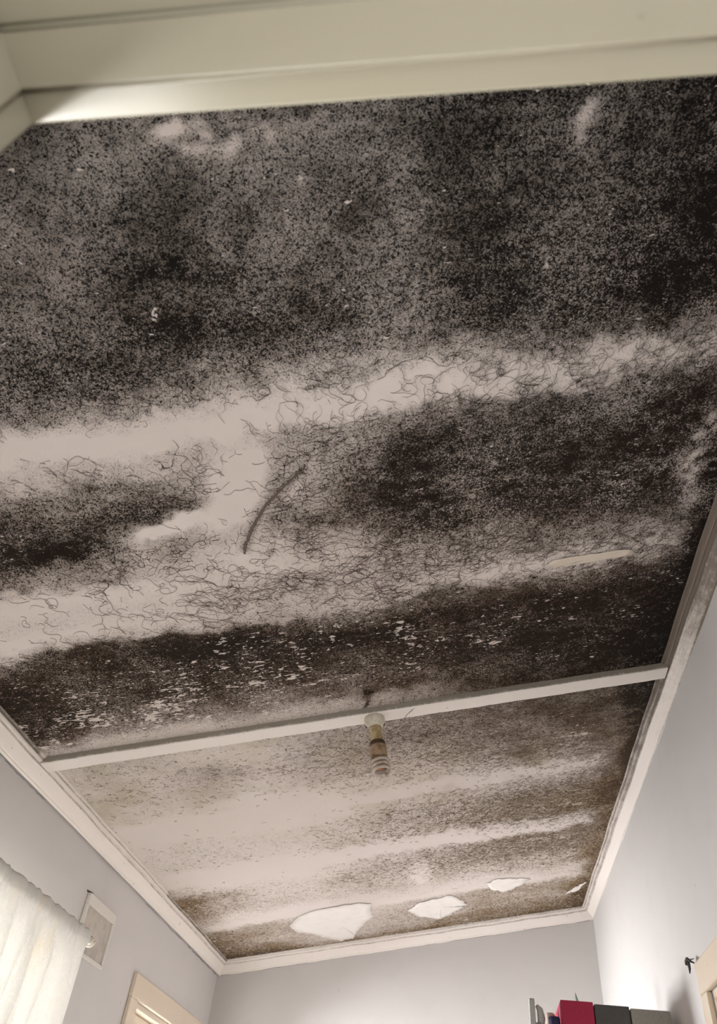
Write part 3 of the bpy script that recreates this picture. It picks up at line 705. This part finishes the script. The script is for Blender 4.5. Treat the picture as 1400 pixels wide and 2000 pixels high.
lp('lamp_base', [(.096, .0240), (.100, .0262), (.120, .0265), (.130, .0255), (.132, .022)], M_skirt)
bulb = lp('bulb', [(.130, .012), (.170, .0125), (.173, .008)], M_in, lf, 20)
bm = bmesh.new(); n = ax.orthogonal().normalized(); b_ = ax.cross(n); P = []
turn = 3.4
for k in range(int(turn*28)+1):
    a = 2*math.pi*k/28; h = .137+.0125*k/28
    P.append(base+ax*h+(n*math.cos(a+.6)+b_*math.sin(a+.6))*(.0235+.001*math.sin(a*.3)))
e = P[-1]; c_ = base+ax*.182
for t_ in np.linspace(.15, 1, 7): P.append(e.lerp(c_, t_*.75)+ax*.006*math.sin(t_*math.pi))
tube(bm, P, .0056, 12); from_bm('spiral_tube', bm, M_cfl, bulb, True, off=off)

# ------------------------------------------------------------------ wardrobe (its top is just below the view) and the things on it
WT = z(.29)
M_ward = paint('wardrobe_board', (.55, .50, .43), .45)
wd = empty('wardrobe', (.345, 3.14, 0)); off = (.345, 3.14, 0); setp(wd, 'cream wardrobe against the right wall, carrying the file boxes', 'wardrobe')
bm = bmesh.new(); box(bm, .05, .645, 2.90, 3.40, .06, WT, .004); from_bm('carcass', bm, M_ward, wd, off=off)
bm = bmesh.new(); box(bm, .07, .63, 2.93, 3.38, 0, .06); from_bm('plinth', bm, M_ward, wd, off=off)
for xa, xb, hx in ((.053, .346, .325), (.349, .642, .37)):
    bm = bmesh.new(); box(bm, xa, xb, 2.880, 2.899, .075, WT-.012, .003); d = from_bm('door', bm, M_ward, wd, off=off)
    bm = bmesh.new(); tube(bm, [(hx, 2.880, .95), (hx, 2.862, .955), (hx, 2.862, 1.065), (hx, 2.880, 1.07)], .005, 8); from_bm('handle', bm, M_black, d, True, off=off)
def cloth(name, col):
    t = NT(name, .75); n = t.noise(t.coord(), 220, 2, .6); t.base(t.mix(t.ramp(n, .35, .65), col, tuple(c*.82 for c in col))); t.bump(n, .2, .0006); return t.m
def magbox(name, x0, x1, ztop, mat, label, yaw=0.0, depth=.25, ly=0.0):
    wdt = x1-x0; hh = ztop-WT; cx = (x0+x1)/2; yb = 2.917
    r = empty(name, (cx, yb, WT)); setp(r, label, 'storage box', 'file boxes on the wardrobe')
    bm = bmesh.new(); box(bm, -wdt/2, wdt/2, 0, depth, 0, hh-.15, .002); from_bm('body', bm, mat, r)
    bm = bmesh.new(); box(bm, -wdt/2, wdt/2, -.0015, depth+.0015, hh-.149, hh, .0025)
    if ly:
        for v_ in bm.verts:
            if v_.co.y > depth/2: v_.co.x += ly
    from_bm('lid', bm, mat, r)
    r.rotation_euler.z = yaw; return r
M_red = cloth('crimson_card', (.36, .012, .055)); M_dg = cloth('charcoal_card', (.075, .07, .065)); M_lg = cloth('grey_card', (.30, .28, .25))
magbox('storage_box', .2885, .3925, z(.586), M_red, 'crimson storage box, leftmost of the three boxes on the wardrobe')
magbox('storage_box', .3955, .505, z(.581), M_dg, 'charcoal storage box between the crimson and the pale grey box')
b3 = magbox('storage_box', .5085, .632, z(.577), M_lg, 'pale grey storage box next to the right wall')
# unidentified grey plastic container with upright tab, and others left of the boxes
M_gp = cloth('grey_plastic', (.42, .41, .39)); M_pk = cloth('beige_plastic', (.60, .47, .40)); M_navy = cloth('navy_plastic', (.012, .012, .06)); M_lav = cloth('lavender_plastic', (.60, .62, .80))
sp = empty('plastic_container', (.215, 2.97, WT)); off = (.215, 2.97, WT); setp(sp, 'pale grey plastic container with upright flat nozzle, left of the crimson box', 'bottle')
bm = bmesh.new(); lathe(bm, [(0, .036), (.004, .039), (.16, .039), (.195, .030), (.215, .016), (.235, .015)], off, (0, 0, 1), 32); from_bm('body', bm, M_gp, sp, True, off=off)
bm = bmesh.new(); box(bm, .190, .2085, 2.955, 2.985, WT+.225, z(.592), .003); from_bm('tab', bm, M_gp, sp, off=off)
bm = bmesh.new(); tube(bm, [(.225, 2.97, WT+.228), (.228, 2.97, WT+.25), (.224, 2.97, WT+.275), (.214, 2.97, WT+.285)], [.011, .013, .010, .005], 12); from_bm('curved_back', bm, M_gp, sp, True, off=off)
bt = empty('bottle', (.262, 3.03, WT)); off = (.262, 3.03, WT); setp(bt, 'beige capped bottle behind the grey plastic container', 'bottle')
bm = bmesh.new(); lathe(bm, [(0, .020), (.003, .022), (.215, .022), (.24, .014)], off, (0, 0, 1), 28); from_bm('body', bm, M_lav, bt, True, off=off)
bm = bmesh.new(); lathe(bm, [(.232, .016), (.272, .0155), (.277, .012)], off, (0, 0, 1), 28); from_bm('cap', bm, M_pk, bt, True, off=off)
nv_ = empty('jar', (.266, 2.935, WT)); off = (.266, 2.935, WT); setp(nv_, 'lavender jar with navy lid against the side of the crimson box', 'jar')
bm = bmesh.new(); lathe(bm, [(0, .017), (.003, .018), (.225, .018)], off, (0, 0, 1), 28); from_bm('body', bm, M_lav, nv_, True, off=off)
bm = bmesh.new(); lathe(bm, [(.224, .0185), (.247, .0185), (.249, .016)], off, (0, 0, 1), 28); from_bm('lid', bm, M_navy, nv_, True, off=off)
bm = bmesh.new(); px_, py_ = .385, 3.28
tube(bm, [(px_, py_, WT), (px_, py_, z(.655)), (px_-.002, py_, z(.668)), (px_-.004, py_, z(.684))], [.007, .007, .005, .001], 10)
o = from_bm('pointed_stick', bm, cloth('pale_green_plastic', (.30, .42, .34)), None, True, off=(px_, py_, WT)); o.location = (px_, py_, WT)
setp(o, 'thin pale green pointed stick rising behind the crimson box', 'stick')
